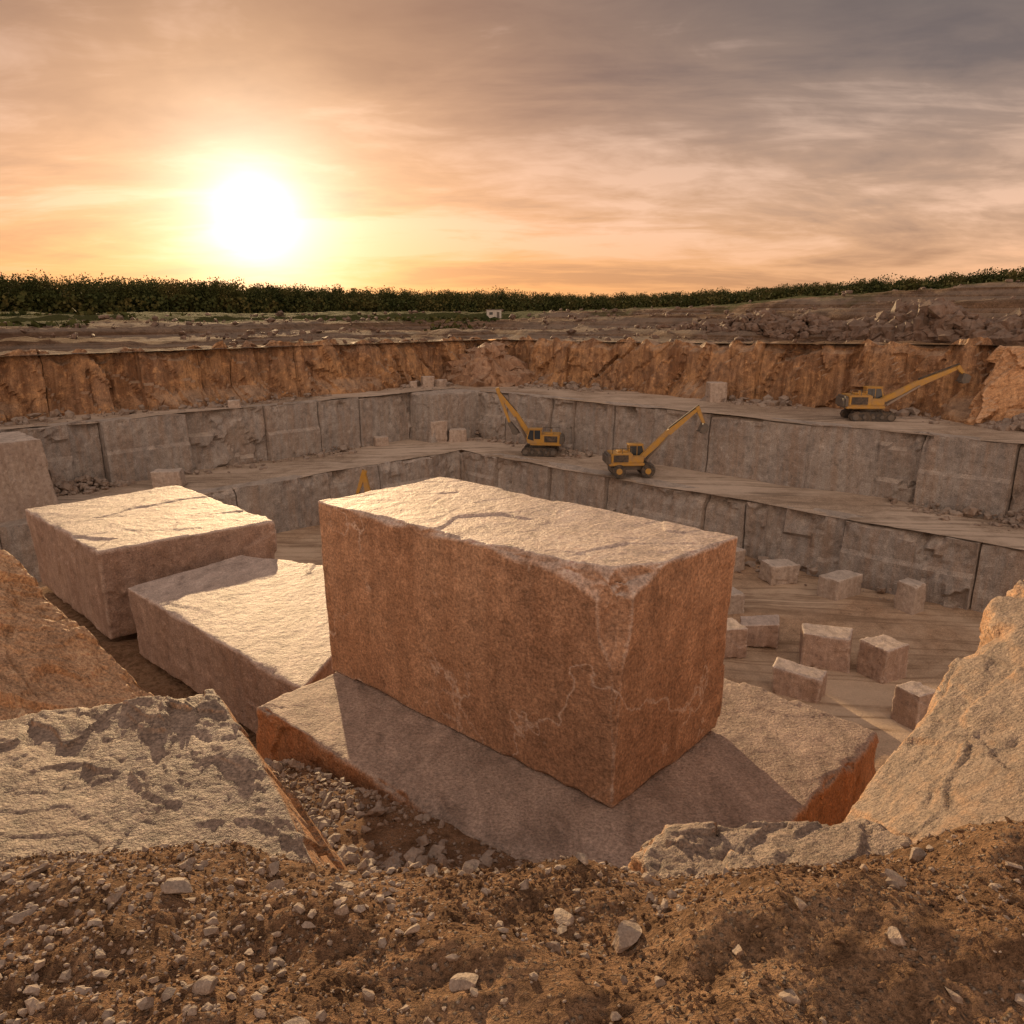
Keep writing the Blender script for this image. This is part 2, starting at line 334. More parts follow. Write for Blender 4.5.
# ---------------------------------------------------------------- rock blocks
def hexblock(name,bot,top,res,rmin,rmax,chipf,mat,seed,a_side=.02,a_top=.02,nf=1.2,fac=0.,ff=.8,fact=0.,tf=.8,notch=(),smooth=True,aniso=.75,**props):
    C=np.array([bot[0],bot[1],bot[2],bot[3],top[0],top[1],top[2],top[3]],float)
    Lx=(np.linalg.norm(C[1]-C[0])+np.linalg.norm(C[5]-C[4]))/2
    Ly=(np.linalg.norm(C[3]-C[0])+np.linalg.norm(C[7]-C[4]))/2
    Lz=(np.linalg.norm(C[4]-C[0])+np.linalg.norm(C[6]-C[2]))/2
    L=np.array([Lx,Ly,Lz]); N=np.maximum(3,(L/res).astype(int))
    pts=[];faces=[];base=0
    for ax in range(3):
        u,v=[i for i in range(3) if i!=ax]
        for side in (0,1):
            a=np.linspace(0,1,N[u]+1);b=np.linspace(0,1,N[v]+1)
            A,B=np.meshgrid(a,b,indexing='ij')
            p=np.zeros(A.shape+(3,));p[...,u]=A;p[...,v]=B;p[...,ax]=side
            F=grid_faces(*A.shape)+base
            flip=(side==1)^(ax==1)
            if not flip: F=F[:,::-1]
            pts.append(p.reshape(-1,3));faces.append(F);base+=A.size
    P=np.concatenate(pts);F=np.concatenate(faces)
    key=np.round(P*100000).astype(np.int64)
    _,ui,inv=np.unique(key,axis=0,return_index=True,return_inverse=True)
    P=P[ui];F=inv.ravel()[F]
    p=P*L; sd=seed*13.7
    F1,_,ID,_=worley(p*chipf*1.5+sd+.3*fbm(p*2,2,seed)[:,None],seed+40)
    F1b,_,IDb,_=worley(p*chipf*4.5+sd,seed+50)
    r=rmin+(rmax-rmin)*np.clip(1.25-F1*1.6,0,1)*(ID>.5)*(.4+ID*.6)+rmin*2.2*np.clip(1.1-F1b*1.5,0,1)*(IDb>.5)
    for (nx,ny,nz_,rad,am) in notch:
        dd=np.linalg.norm(p-np.array([nx,ny,nz_])*L,axis=1)+.10*fbm(p*2.2,2,seed+9)+.05*facet(p*2.4,seed+12,1.)
        r=r+am*np.clip(1.3-dd/rad,0,1)
    r=np.minimum(r,L.min()*.45)[:,None]
    c=np.minimum(np.maximum(p,r),L-r); d=p-c; ln=np.linalg.norm(d,axis=1,keepdims=True); nn=d/np.maximum(ln,1e-6)
    l1=np.abs(nn).sum(1,keepdims=True)
    q=c+nn*r*(.1+.9/np.maximum(l1,1))
    up=np.clip(nn[:,2:3],0,1)**3
    amp=a_side*(1-up)+a_top*up
    disp=fbm(p*nf+sd,6,seed+3,.55)[:,None]*amp*2
    wp=p+.25*np.stack([fbm(p*ff+sd,2,seed+1),fbm(p*ff+5+sd,2,seed+2),fbm(p*ff+9+sd,2,seed+4)],-1)
    if fac>0:
        disp=disp+(1-up*.7)*(facet(wp*ff+sd,seed+5,.5)*fac+facet(wp*ff*2.7+sd,seed+6,.5)*fac*.35)[:,None]
    if fact>0:
        tp=wp*np.array([1,aniso,.5])
        disp=disp+up*(facet(tp*tf+sd,seed+7,.3)*fact+facet(tp*tf*2.6+sd,seed+8,.5)*fact*.35+facet(tp*tf*7+sd,seed+10,.8)*fact*.16)[:,None]
    q=q+nn*disp
    t=q/L
    u,v,w_=t[:,0:1],t[:,1:2],t[:,2:3]
    V=((1-w_)*((1-u)*(1-v)*C[0]+u*(1-v)*C[1]+u*v*C[2]+(1-u)*v*C[3])+w_*((1-u)*(1-v)*C[4]+u*(1-v)*C[5]+u*v*C[6]+(1-u)*v*C[7]))
    loc=C[:4].mean(0)
    return make_obj(name,V,F,mat,loc,smooth,**props)
def pq3(p,q,z):
    x,y=XY(p,q); return (x,y,z)
# ledge slab
z0=-9.4
hexblock('granite_ledge',[pq3(5.0,10.9,z0),pq3(5.3,3.0,z0),pq3(11.2,2.9,z0),pq3(11.2,11.3,z0)],
  [pq3(5.15,10.65,-6.05),pq3(5.4,3.3,-6.02),pq3(11.2,3.15,-6.02),pq3(11.2,11.2,-6.0)],.04,.04,.2,.6,M_ledge,31,.03,.006,1.2,fac=.05,ff=.7,fact=.012,tf=.7,
  label='flat granite ledge under the big block, chipped edges',category='rock ledge')
# main block
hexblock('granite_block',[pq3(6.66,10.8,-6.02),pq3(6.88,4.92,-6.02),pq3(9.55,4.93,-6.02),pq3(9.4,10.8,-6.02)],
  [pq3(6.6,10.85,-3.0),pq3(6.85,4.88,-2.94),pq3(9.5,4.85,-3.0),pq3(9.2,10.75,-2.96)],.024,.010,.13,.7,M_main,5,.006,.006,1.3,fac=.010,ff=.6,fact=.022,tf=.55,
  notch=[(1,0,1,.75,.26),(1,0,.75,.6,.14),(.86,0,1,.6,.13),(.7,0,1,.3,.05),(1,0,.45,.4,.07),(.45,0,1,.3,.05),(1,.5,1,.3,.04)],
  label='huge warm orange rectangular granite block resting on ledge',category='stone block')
hexblock('granite_block',[(-10.35,19.7,-9.2),(-4.25,14.1,-9.2),(-2.6,18.2,-9.2),(-7.9,22.2,-9.2)],
  [(-10.4,19.6,-7.2),(-4.15,13.9,-7.25),(-3.0,20.8,-7.25),(-8.3,22.5,-7.2)],.055,.02,.14,.5,M_blk,6,.01,.01,1.,fac=.02,fact=.03,tf=.45,
  label='long low pink granite block lying beside the ledge',category='stone block')
hexblock('granite_block',[(-16.4,25.4,-9.2),(-11.6,20.6,-9.2),(-7.7,23.9,-9.2),(-12.9,28.7,-9.2)],
  [(-16.6,25.4,-6.5),(-11.5,20.4,-6.45),(-7.6,23.9,-6.5),(-12.9,28.9,-6.4)],.06,.025,.18,.5,M_blk,7,.015,.012,1.,fac=.03,fact=.035,tf=.4,
  label='square pink granite block with rough flat top',category='stone block')
# foreground rocks
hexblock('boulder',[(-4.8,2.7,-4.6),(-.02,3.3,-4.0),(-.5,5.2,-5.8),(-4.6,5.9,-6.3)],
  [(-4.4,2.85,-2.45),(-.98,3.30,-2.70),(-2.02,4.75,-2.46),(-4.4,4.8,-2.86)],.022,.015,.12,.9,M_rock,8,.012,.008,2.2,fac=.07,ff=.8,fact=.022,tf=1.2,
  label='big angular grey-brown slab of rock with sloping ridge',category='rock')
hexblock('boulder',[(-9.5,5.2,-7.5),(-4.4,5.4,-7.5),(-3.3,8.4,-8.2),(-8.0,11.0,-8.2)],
  [(-9.0,6.2,-1.6),(-5.1,5.9,-3.75),(-4.1,8.0,-4.25),(-6.1,8.8,-2.7)],.035,.03,.2,.7,M_rock_sunlit,9,.02,.02,1.8,fac=.14,ff=.6,fact=.12,tf=.6,
  label='jagged orange-brown boulder with layered side painted sunlit orange',category='rock')
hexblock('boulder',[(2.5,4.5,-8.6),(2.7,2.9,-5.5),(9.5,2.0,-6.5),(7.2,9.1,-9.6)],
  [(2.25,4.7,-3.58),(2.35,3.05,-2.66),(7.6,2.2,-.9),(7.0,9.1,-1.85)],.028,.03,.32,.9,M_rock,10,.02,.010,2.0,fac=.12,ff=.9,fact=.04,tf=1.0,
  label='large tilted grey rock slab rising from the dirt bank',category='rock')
hexblock('boulder',[(.6,3.2,-4.2),(2.3,3.1,-4.2),(2.4,4.3,-4.6),(.65,4.1,-4.6)],
  [(.66,3.3,-2.86),(2.25,3.2,-2.74),(2.2,4.0,-2.90),(.72,3.9,-2.94)],.018,.03,.16,1.6,M_rock,14,.02,.012,2,fac=.08,ff=1.4,fact=.05,tf=1.5,
  label='low broken rock half buried in the dirt crest',category='rock')
# outcrops on terraces
hexblock('rock_outcrop',[pq3(5,78.5,-16.5),pq3(5,66.8,-16.5),pq3(18.8,70.8,-16.5),pq3(19.2,78.5,-16.5)],
  [pq3(5,78.5,-9.6),pq3(5,67.4,-9.4),pq3(18.2,71.4,-10.1),pq3(18.5,78.5,-10.2)],.2,.05,.3,.2,M_small,17,.04,.04,.4,fac=.14,ff=.2,fact=.1,tf=.3,smooth=False,
  label='pale grey granite outcrop standing on the quarry terrace',category='rock')
hexblock('rock_outcrop',[pq3(62,78.5,-16.5),pq3(62,73.9,-16.5),pq3(70.6,73.4,-16.5),pq3(70.6,78.5,-16.5)],
  [pq3(62.3,78.5,-10.0),pq3(62.3,74.2,-10.0),pq3(70.6,73.7,-9.95),pq3(70.6,78.5,-10)],.2,.05,.4,.2,M_wallg,18,.05,.04,.4,fac=.10,ff=.3,smooth=False,
  label='square granite corner block of the middle bench',category='rock')
hexblock('rock_outcrop',[pq3(79.0,19.5,-10.4),pq3(80.0,9,-10.4),pq3(85,9,-10.4),pq3(85,20,-10.4)],
  [pq3(83.0,17.6,-3.2),pq3(83.0,9,-2.6),pq3(85,9,-2.6),pq3(85,18.5,-3.2)],.2,.08,.7,.3,M_rock_sunlit,19,.1,.06,.4,fac=.55,ff=.35,smooth=False,
  label='leaning broken rock slab against the orange quarry face',category='rock')
# small cut blocks
def cut_block(x,y,z,w,d,h,rot,seed,label,mat=M_small,tilt=0.,grp='cut granite blocks on the quarry floor'):
    c,s=math.cos(rot),math.sin(rot)
    def pt(a,b,zz): return (x+a*c-b*s,y+a*s+b*c,zz)
    j=np.random.default_rng(seed).uniform(-.06,.06,(8,2))*w
    b=[(-w/2,-d/2),(w/2,-d/2),(w/2,d/2),(-w/2,d/2)]
    bot=[pt(a+j[i,0],bb+j[i,1],z-.12) for i,(a,bb) in enumerate(b)]
    top=[pt(a*.97+j[i+4,0],bb*.97+j[i+4,1],z+h+tilt*a) for i,(a,bb) in enumerate(b)]
    return hexblock('cut_stone_block',bot,top,max(.06,w/34),.03,.2,.9,mat,seed,.015,.015,1.2,fac=.06,ff=.6,
       label=label,category='stone block',group=grp)
L1='small rough-cut pale granite block on the pit floor'
L2='upright narrow granite block on the pit floor'
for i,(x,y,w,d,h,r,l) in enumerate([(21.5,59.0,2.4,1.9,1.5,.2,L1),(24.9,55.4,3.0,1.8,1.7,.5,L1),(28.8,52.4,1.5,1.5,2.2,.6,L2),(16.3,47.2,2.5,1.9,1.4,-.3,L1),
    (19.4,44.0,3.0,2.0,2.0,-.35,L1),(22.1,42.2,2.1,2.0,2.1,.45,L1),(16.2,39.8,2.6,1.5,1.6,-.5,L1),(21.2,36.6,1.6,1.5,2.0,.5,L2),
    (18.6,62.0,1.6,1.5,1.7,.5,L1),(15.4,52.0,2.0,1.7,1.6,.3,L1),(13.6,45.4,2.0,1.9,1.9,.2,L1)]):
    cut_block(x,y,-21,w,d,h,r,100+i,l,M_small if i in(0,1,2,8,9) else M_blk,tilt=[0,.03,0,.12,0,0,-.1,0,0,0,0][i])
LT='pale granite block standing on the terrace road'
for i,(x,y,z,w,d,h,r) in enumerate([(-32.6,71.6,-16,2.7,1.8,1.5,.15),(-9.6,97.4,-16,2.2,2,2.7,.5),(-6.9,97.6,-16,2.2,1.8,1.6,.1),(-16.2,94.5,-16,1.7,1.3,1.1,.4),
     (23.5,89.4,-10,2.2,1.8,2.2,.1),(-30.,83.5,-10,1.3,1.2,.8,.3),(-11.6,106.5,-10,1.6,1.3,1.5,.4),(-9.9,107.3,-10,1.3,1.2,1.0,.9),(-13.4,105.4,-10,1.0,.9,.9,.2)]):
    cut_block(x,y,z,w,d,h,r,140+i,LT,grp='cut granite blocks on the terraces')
# ---------------------------------------------------------------- scattered stones
def ico(sub):
    bm=bmesh.new(); bmesh.ops.create_icosphere(bm,subdivisions=sub,radius=1)
    v=np.array([x.co[:] for x in bm.verts]); f=np.array([[q.index for q in x.verts] for x in bm.faces]); bm.free(); return v,f
ICO={1:ico(1),2:ico(2),3:ico(3)}
def rockshape(sub,seed,lo=.35,hi=.75):
    v,f=ICO[sub]; r=np.random.default_rng(seed)
    v=v.copy()
    for k in range(9):
        n=r.normal(size=3); n/=np.linalg.norm(n); dd=r.uniform(lo,hi)
        e=v@n-dd; v=v-np.maximum(e,0)[:,None]*n
    v+=r.normal(size=v.shape)*(.03 if sub<3 else .006)
    return v,f
def scatter(name,pos,size,mat,sub=1,flat=.7,seed=0,**props):
    r=np.random.default_rng(seed); n=len(pos); Vs=[];Fs=[];b=0
    var=[rockshape(sub,k+seed*7) for k in range(10)]
    for k in range(10):
        ii=np.arange(k,n,10)
        if not len(ii): continue
        v,f=var[k]
        a=r.uniform(0,6.283,len(ii)); t=r.uniform(-.5,.5,len(ii))
        sc=size[ii][:,None]*np.stack([r.uniform(.7,1.3,len(ii)),r.uniform(.6,1.,len(ii)),r.uniform(.7,1.1,len(ii))*flat],1)
        q=v[None]*sc[:,None,:]
        x,y,z=q[...,0],q[...,1],q[...,2]
        y,z=y*np.cos(t)[:,None]-z*np.sin(t)[:,None],y*np.sin(t)[:,None]+z*np.cos(t)[:,None]
        x,y=x*np.cos(a)[:,None]-y*np.sin(a)[:,None],x*np.sin(a)[:,None]+y*np.cos(a)[:,None]
        q=np.stack([x,y,z],-1)+pos[ii][:,None,:]
        Vs.append(q.reshape(-1,3)); Fs.append((f[None]+(np.arange(len(ii))*len(v))[:,None,None]).reshape(-1,3)+b); b+=len(ii)*len(v)
    return make_obj(name,np.concatenate(Vs),np.concatenate(Fs),mat,smooth=False,**props)
def patchy(n,seed,f=1.5,thr=-.1):
    x=rng.uniform(-3.2,3.2,n); y=1.2+2.6*rng.random(n)
    keep=(vnoise(np.stack([x*f,y*f,0*x],-1),seed)*1.2+rng.uniform(-1,1,n))>thr
    return x[keep],y[keep]
x,y=patchy(32000,77,thr=-.3); s=.004+.006*rng.random(len(x))+.014*rng.random(len(x))**5
scatter('gravel',np.stack([x,y,hill_z(x,y)+s*.3],1),s,M_dirt,1,.8,1,kind='stuff',label='loose brown grit and clods on the dirt',category='gravel')
x,y=patchy(22000,78,thr=-.1); s=.0035+.007*rng.random(len(x))+.026*rng.random(len(x))**6
scatter('gravel',np.stack([x,y,hill_z(x,y)+s*.3],1),s,M_peb,1,.75,4,kind='stuff',label='loose gravel and pebbles on brown dirt',category='gravel')
n=22000
x=rng.uniform(-5,1.5,n); y=rng.uniform(4.4,13,n); s=.010+.035*rng.random(n)**2+.11*rng.random(n)**9
k=(PQ(x,y)[0]<5.4)&(vnoise(np.stack([x*.7,y*.7,0*x],-1),79)+rng.uniform(-.6,.6,n)>-.5); x,y,s=x[k],y[k],s[k]
scatter('gravel',np.stack([x,y,hill_z(x,y)+s*.3],1),s,M_rub,1,.75,2,kind='stuff',label='grey gravel spilling down the dirt slope',category='gravel')
st=[(-.98,2.75,.05),(-1.28,2.45,.055),(-.72,2.72,.05),(-.62,2.35,.03),(.42,2.35,.055),(.2,2.5,.04),(1.42,2.45,.05),(-1.45,2.35,.035),
    (-.15,2.0,.045),(-.35,2.9,.055),(-.2,2.95,.05),(.3,2.9,.045),(-.9,1.85,.04),(.75,2.1,.035),(-.25,1.85,.035),(1.75,2.85,.045),(-1.5,2.0,.03),
    (1.35,1.9,.03),(.05,2.7,.035),(.9,2.75,.04),(-1.1,3.0,.05),(-1.9,2.6,.045),(.55,2.6,.03),(-1.75,2.3,.04),(-.6,1.75,.045),(1.15,2.8,.04),(.48,2.02,.03),
    (-.8,2.1,.025),(.15,2.25,.025),(1.0,2.25,.03),(1.6,2.3,.03),(-1.15,2.2,.03),(.3,1.7,.03),(1.1,1.75,.03),(-.05,2.4,.028),(.62,2.85,.035),(1.9,2.5,.035),
    (-1.4,2.8,.04),(-.5,2.6,.03),(1.25,2.1,.035),(.85,1.9,.028),(-.35,2.25,.03)]
for i,(x,y,s) in enumerate(st):
    v,f=rockshape(3,500+i,.2,.65); r=np.random.default_rng(i)
    sc=s*1.3*np.array([1.25,.85,.75])*r.uniform(.7,1.1,3); v=v*sc; a=r.uniform(0,6.28); b_=r.uniform(-.5,.5)
    v=np.stack([v[:,0]*math.cos(b_)-v[:,2]*math.sin(b_),v[:,1],v[:,0]*math.sin(b_)+v[:,2]*math.cos(b_)],1)
    v=np.stack([v[:,0]*math.cos(a)-v[:,1]*math.sin(a),v[:,0]*math.sin(a)+v[:,1]*math.cos(a),v[:,2]],1)
    z=float(hill_z(np.array([x]),np.array([y]))[0])
    loc=(x,y,z+s*.3)
    make_obj('stone',v+np.array(loc),f,M_peb,loc,False,label='small angular stone lying on brown dirt',category='stone',group='loose stones on the dirt bank')
# rubble at wall feet
def rub_line(n,axis,const,s0,s1,z,spread,smin,smax,seed):
    r=np.random.default_rng(seed); s=r.uniform(s0,s1,n); cl=vnoise(np.stack([s*.12,0*s,0*s+seed],-1),seed)
    k=cl+r.uniform(-.6,.6,n)>.15; s=s[k]; o=np.abs(r.normal(size=len(s)))*spread
    c=const-.6-o; a,b=(c,s) if axis=='p' else (s,c); x,y=XY(a,b)
    sz=smin+(smax-smin)*r.random(len(s))**4
    hz=z+np.maximum(0,(1-o/spread))*.8*r.random(len(s))
    return np.stack([x,y,hz],1),sz
PP=[];SS=[]
for a in [(900,'p',61,-30,66,-21,1.3,.15,.8,1),(1600,'p',70,-40,77,-16,1.4,.12,.8,2),(900,'q',78,0,69,-16,1.3,.12,.8,3),(1500,'p',83.3,-30,84,-10,2.0,.15,1.1,4),(1000,'q',84.5,0,83,-10,1.8,.15,.9,5),(700,'q',67,-10,60,-21,1.3,.15,.8,6)]:
    p_,s_=rub_line(*a);PP.append(p_);SS.append(s_)
scatter('rubble',np.concatenate(PP),np.concatenate(SS),M_rub,1,.8,3,kind='stuff',label='broken rock rubble at the foot of quarry faces',category='rubble')
r_=np.random.default_rng(91); n=12000
p=r_.uniform(-40,150,n); q=r_.uniform(-60,150,n); m_=np.maximum(p-84,q-85)
k=(m_>1.5)&(m_<62)&(fbm(np.stack([p*.06,q*.06,0*p],-1),3,15)+r_.uniform(-.3,.3,n)>.0); p,q=p[k],q[k]; x,y=XY(p,q)
s=.12+.9*r_.random(len(p))**5
scatter('rubble',np.stack([x,y,outer_z(p,q)+s*.3],1),s,M_rubd,1,.8,41,kind='stuff',label='loose dark rock strewn over the quarry rim',category='rubble')
def heap(cx,cy,cz,rx,ry,h,n,smin,smax,seed,label,rot=0.,mat=M_rub,onground=False):
    r=np.random.default_rng(seed); a=r.uniform(0,6.283,n); rr=np.sqrt(r.random(n))
    lx,ly=rr*np.cos(a)*rx,rr*np.sin(a)*ry
    hh=h*(1-rr**1.3)*(1+.8*vnoise(np.stack([lx*.35,ly*.35,0*lx],-1),seed))
    x=cx+lx*math.cos(rot)-ly*math.sin(rot); y=cy+lx*math.sin(rot)+ly*math.cos(rot)
    if onground: cz=outer_z(*PQ(x,y))
    s=smin+(smax-smin)*r.random(n)**3
    o=scatter('rubble_heap',np.stack([x,y,cz+hh],1),s,mat,1,.85,seed,kind='stuff',label=label,category='rubble')
heap(48,85,0,14,4,3.6,2600,.3,1.7,31,'long heap of broken grey rock on the quarry rim',rot=-.8,mat=M_rubd,onground=True)
heap(33,103,0,13,4,1.9,1300,.3,1.2,32,'low heap of broken rock on the quarry rim',rot=-.75,mat=M_rubd,onground=True)
heap(-3.0,113.5,-10,6.5,5,4.9,1700,.4,2.4,33,'cone of broken rock fallen into the quarry corner',mat=M_rubb)
heap(37,53,-21,7,2.5,1.6,900,.2,.8,35,'pile of grey rubble on the pit floor',rot=-.8)
heap(-39.5,70,-16,4,1.5,.8,260,.2,.7,36,'pile of rubble beside the terrace wall',rot=.8)
heap(47,65,-10,6,2.2,1.8,900,.2,.9,37,'pile of dark rubble on the upper terrace',rot=-.8)
heap(42.5,56,-16,5,2.,1.5,600,.2,.8,38,'pile of grey rubble on the lower terrace',rot=-.8)
# ---------------------------------------------------------------- forest
def forest():
    r=np.random.default_rng(3); N=3600
    u=r.uniform(-.78,.78,N)
    base=np.interp(u,[-.8,-.35,-.1,.12,.35,.66,.8],[240,265,335,400,335,260,240])
    dist=base+110*r.random(N)**1.3
    y=dist/np.sqrt(1+u*u)*1.0; x=u*y
    p,q=PQ(x,y); z=outer_z(p,q)
    cl=1+.14*fbm(np.stack([x*.03,y*.02,0*x],-1),3,61)
    H=np.interp(u,[-.8,-.5,-.1,.12,.4,.8],[12.2,12.,11.2,10.6,9.6,8.8])*r.uniform(.72,1.02,N)*cl*(1+.12*(r.random(N)<.1))
    K=170
    nc=8
    wd=r.uniform(.8,1.3,(N,1))
    ca=r.uniform(0,6.283,(N,nc)); cr=r.uniform(.03,.28,(N,nc))*wd; ch=r.uniform(.3,.84,(N,nc))
    ci=r.integers(0,nc,(N,K)); ii=np.arange(N)[:,None]
    d=r.normal(size=(N,K,3)); d/=np.linalg.norm(d,axis=2,keepdims=True); d*=(r.random((N,K,1))**.33)
    cx=np.cos(ca)[ii,ci]*cr[ii,ci]; cy=np.sin(ca)[ii,ci]*cr[ii,ci]; cz=ch[ii,ci]
    rad=(.19*(1.2-cz*.55))*wd
    P=np.stack([cx*(1.3-cz*.6)+d[...,0]*rad,cy*(1.3-cz*.6)+d[...,1]*rad,cz+d[...,2]*rad*.8],-1)*H[:,None,None]
    P+=np.stack([x,y,z],1)[:,None,:]
    P=P.reshape(-1,3); M=len(P)
    s=r.uniform(.14,.36,M)
    a=r.normal(size=(M,3)); a/=np.linalg.norm(a,axis=1,keepdims=True); b=np.cross(a,r.normal(size=(M,3))); b/=np.linalg.norm(b,axis=1,keepdims=True)
    a*=s[:,None]; b*=(s*.8)[:,None]
    V=np.stack([P-a,P-b,P+a,P+b],1).reshape(-1,3); F=np.arange(M*4).reshape(-1,4)
    w=.18
    T=np.array([[-w,0,0],[w,0,0],[w*.4,0,.7],[-w*.4,0,.7],[0,-w,0],[0,w,0],[0,w*.4,.7],[0,-w*.4,.7]])
    TV=(T[None]*np.stack([np.ones(N),np.ones(N),H],1)[:,None,:]+np.stack([x,y,z],1)[:,None,:]).reshape(-1,3)
    TF=(np.array([[0,1,2,3],[4,5,6,7]])[None]+(np.arange(N)*8)[:,None,None]).reshape(-1,4)+len(V)
    V=np.concatenate([V,TV]);F=np.concatenate([F,TF])
    n=60000; u=r.uniform(-.8,.8,n); base=np.interp(u,[-.8,-.35,-.1,.12,.35,.66,.8],[232,257,325,392,325,252,232]); dist=base+r.uniform(0,75,n)
    yy=dist/np.sqrt(1+u*u); xx=u*yy; p,q=PQ(xx,yy); zz=outer_z(p,q)+r.uniform(0,5.2,n)
    P=np.stack([xx,yy,zz],1); a=r.normal(size=(n,3)); a/=np.linalg.norm(a,axis=1,keepdims=True); b=np.cross(a,r.normal(size=(n,3))); b/=np.linalg.norm(b,axis=1,keepdims=True)
    a*=.6; b*=.45
    V2=np.stack([P-a,P-b,P+a,P+b],1).reshape(-1,3); F2=np.arange(n*4).reshape(-1,4)+len(V)
    V=np.concatenate([V,V2]);F=np.concatenate([F,F2])
    m,nt,bs=new_mat('foliage')
    tc=node(nt,'ShaderNodeTexCoord').outputs['Object']
    nn=noise(nt,tc,.13,2,.7)
    nt.links.new(ramp(nt,nn,[(.35,(.035,.046,.015)),(.5,(.065,.072,.023)),(.66,(.115,.095,.032))]),bs.inputs['Base Color'])
    bs.inputs['Roughness'].default_value=.8; bs.inputs['Specular IOR Level'].default_value=.1
    make_obj('forest',V,F,m,smooth=False,kind='stuff',label='dense dark green treeline beyond the quarry',category='forest')
    n=16000; q=r.uniform(108,150,n); p=r.uniform(-60,115,n)
    k=(fbm(np.stack([p*.05,q*.05,0*p],-1),3,5)>.12)&(XY(p,q)[1]>100); p,q=p[k],q[k]; x,y=XY(p,q); z=outer_z(p,q)+r.uniform(0,.35,len(p))
    P=np.stack([x,y,z],1); n=len(P); a=r.normal(size=(n,3))*.2; b=np.cross(a,r.normal(size=(n,3)))*.9
    V=np.stack([P-a,P-b,P+a,P+b],1).reshape(-1,3)
    make_obj('shrubs',V,np.arange(n*4).reshape(-1,4),m,smooth=False,kind='stuff',label='low green scrub on the quarry rim',category='shrubs')
forest()
# ---------------------------------------------------------------- machines
M_yel=plain('yellow_paint',(.46,.25,.035),.5,0,.75,2.)
M_blk2=plain('black_rubber_steel',(.03,.028,.026),.7,0,.4,3.)
M_gls=plain('dark_glass',(.03,.04,.05),.12,0,.05,2.)
M_stl=plain('bare_steel',(.22,.19,.17),.4,.6,.3,3.)
M_gry=plain('grey_paint',(.10,.09,.08),.6,0,.3,3.)
def part(name,prims,mat,parent,bev=.04,**props):
    bm=bmesh.new()
    for pr in prims:
        k=pr[0]
        if k=='box':
            _,c,s=pr[:3]; vs=bmesh.ops.create_cube(bm,size=1)['verts']
            for v in vs: v.co=Vector((v.co.x*s[0]+c[0],v.co.y*s[1]+c[1],v.co.z*s[2]+c[2]))
            es=list({e for v in vs for e in v.link_edges})
            if bev: bmesh.ops.bevel(bm,geom=es,offset=min(bev,min(s)*.3),segments=2,affect='EDGES')
        elif k=='cyl':
            _,c,r,h,ax=pr; vs=bmesh.ops.create_cone(bm,cap_ends=True,segments=20,radius1=r,radius2=r,depth=h)['verts']
            for v in vs:
                x,y,z=v.co
                if ax=='y': v.co=Vector((x,z,y))
                elif ax=='x': v.co=Vector((z,x,y))
                v.co+=Vector(c)
        elif k=='poly':
            _,pts,y0,y1=pr
            a=[bm.verts.new((p[0],y0,p[1])) for p in pts]; b=[bm.verts.new((p[0],y1,p[1])) for p in pts]
            n=len(pts); f1=bm.faces.new(a); f2=bm.faces.new(b[::-1])
            for i in range(n): bm.faces.new((a[(i+1)%n],a[i],b[i],b[(i+1)%n]))
        elif k=='beam':
            _,p0,p1,w0,w1,y,t=pr
            d=Vector((p1[0]-p0[0],p1[1]-p0[1])); d.normalize(); nx,nz=-d.y,d.x
            pts=[(p0[0]+nx*w0/2,p0[1]+nz*w0/2),(p0[0]-nx*w0/2,p0[1]-nz*w0/2),(p1[0]-nx*w1/2,p1[1]-nz*w1/2),(p1[0]+nx*w1/2,p1[1]+nz*w1/2)]
            a=[bm.verts.new((p[0],y-t/2,p[1])) for p in pts]; b=[bm.verts.new((p[0],y+t/2,p[1])) for p in pts]
            bm.faces.new(a); bm.faces.new(b[::-1])
            for i in range(4): bm.faces.new((a[(i+1)%4],a[i],b[i],b[(i+1)%4]))
    bmesh.ops.recalc_face_normals(bm,faces=bm.faces)
    me=bpy.data.meshes.new(name); bm.to_mesh(me); bm.free(); me.materials.append(mat)
    o=bpy.data.objects.new(name,me); COL.objects.link(o); o.parent=parent
    for k_,v in props.items(): o[k_]=v
    return o
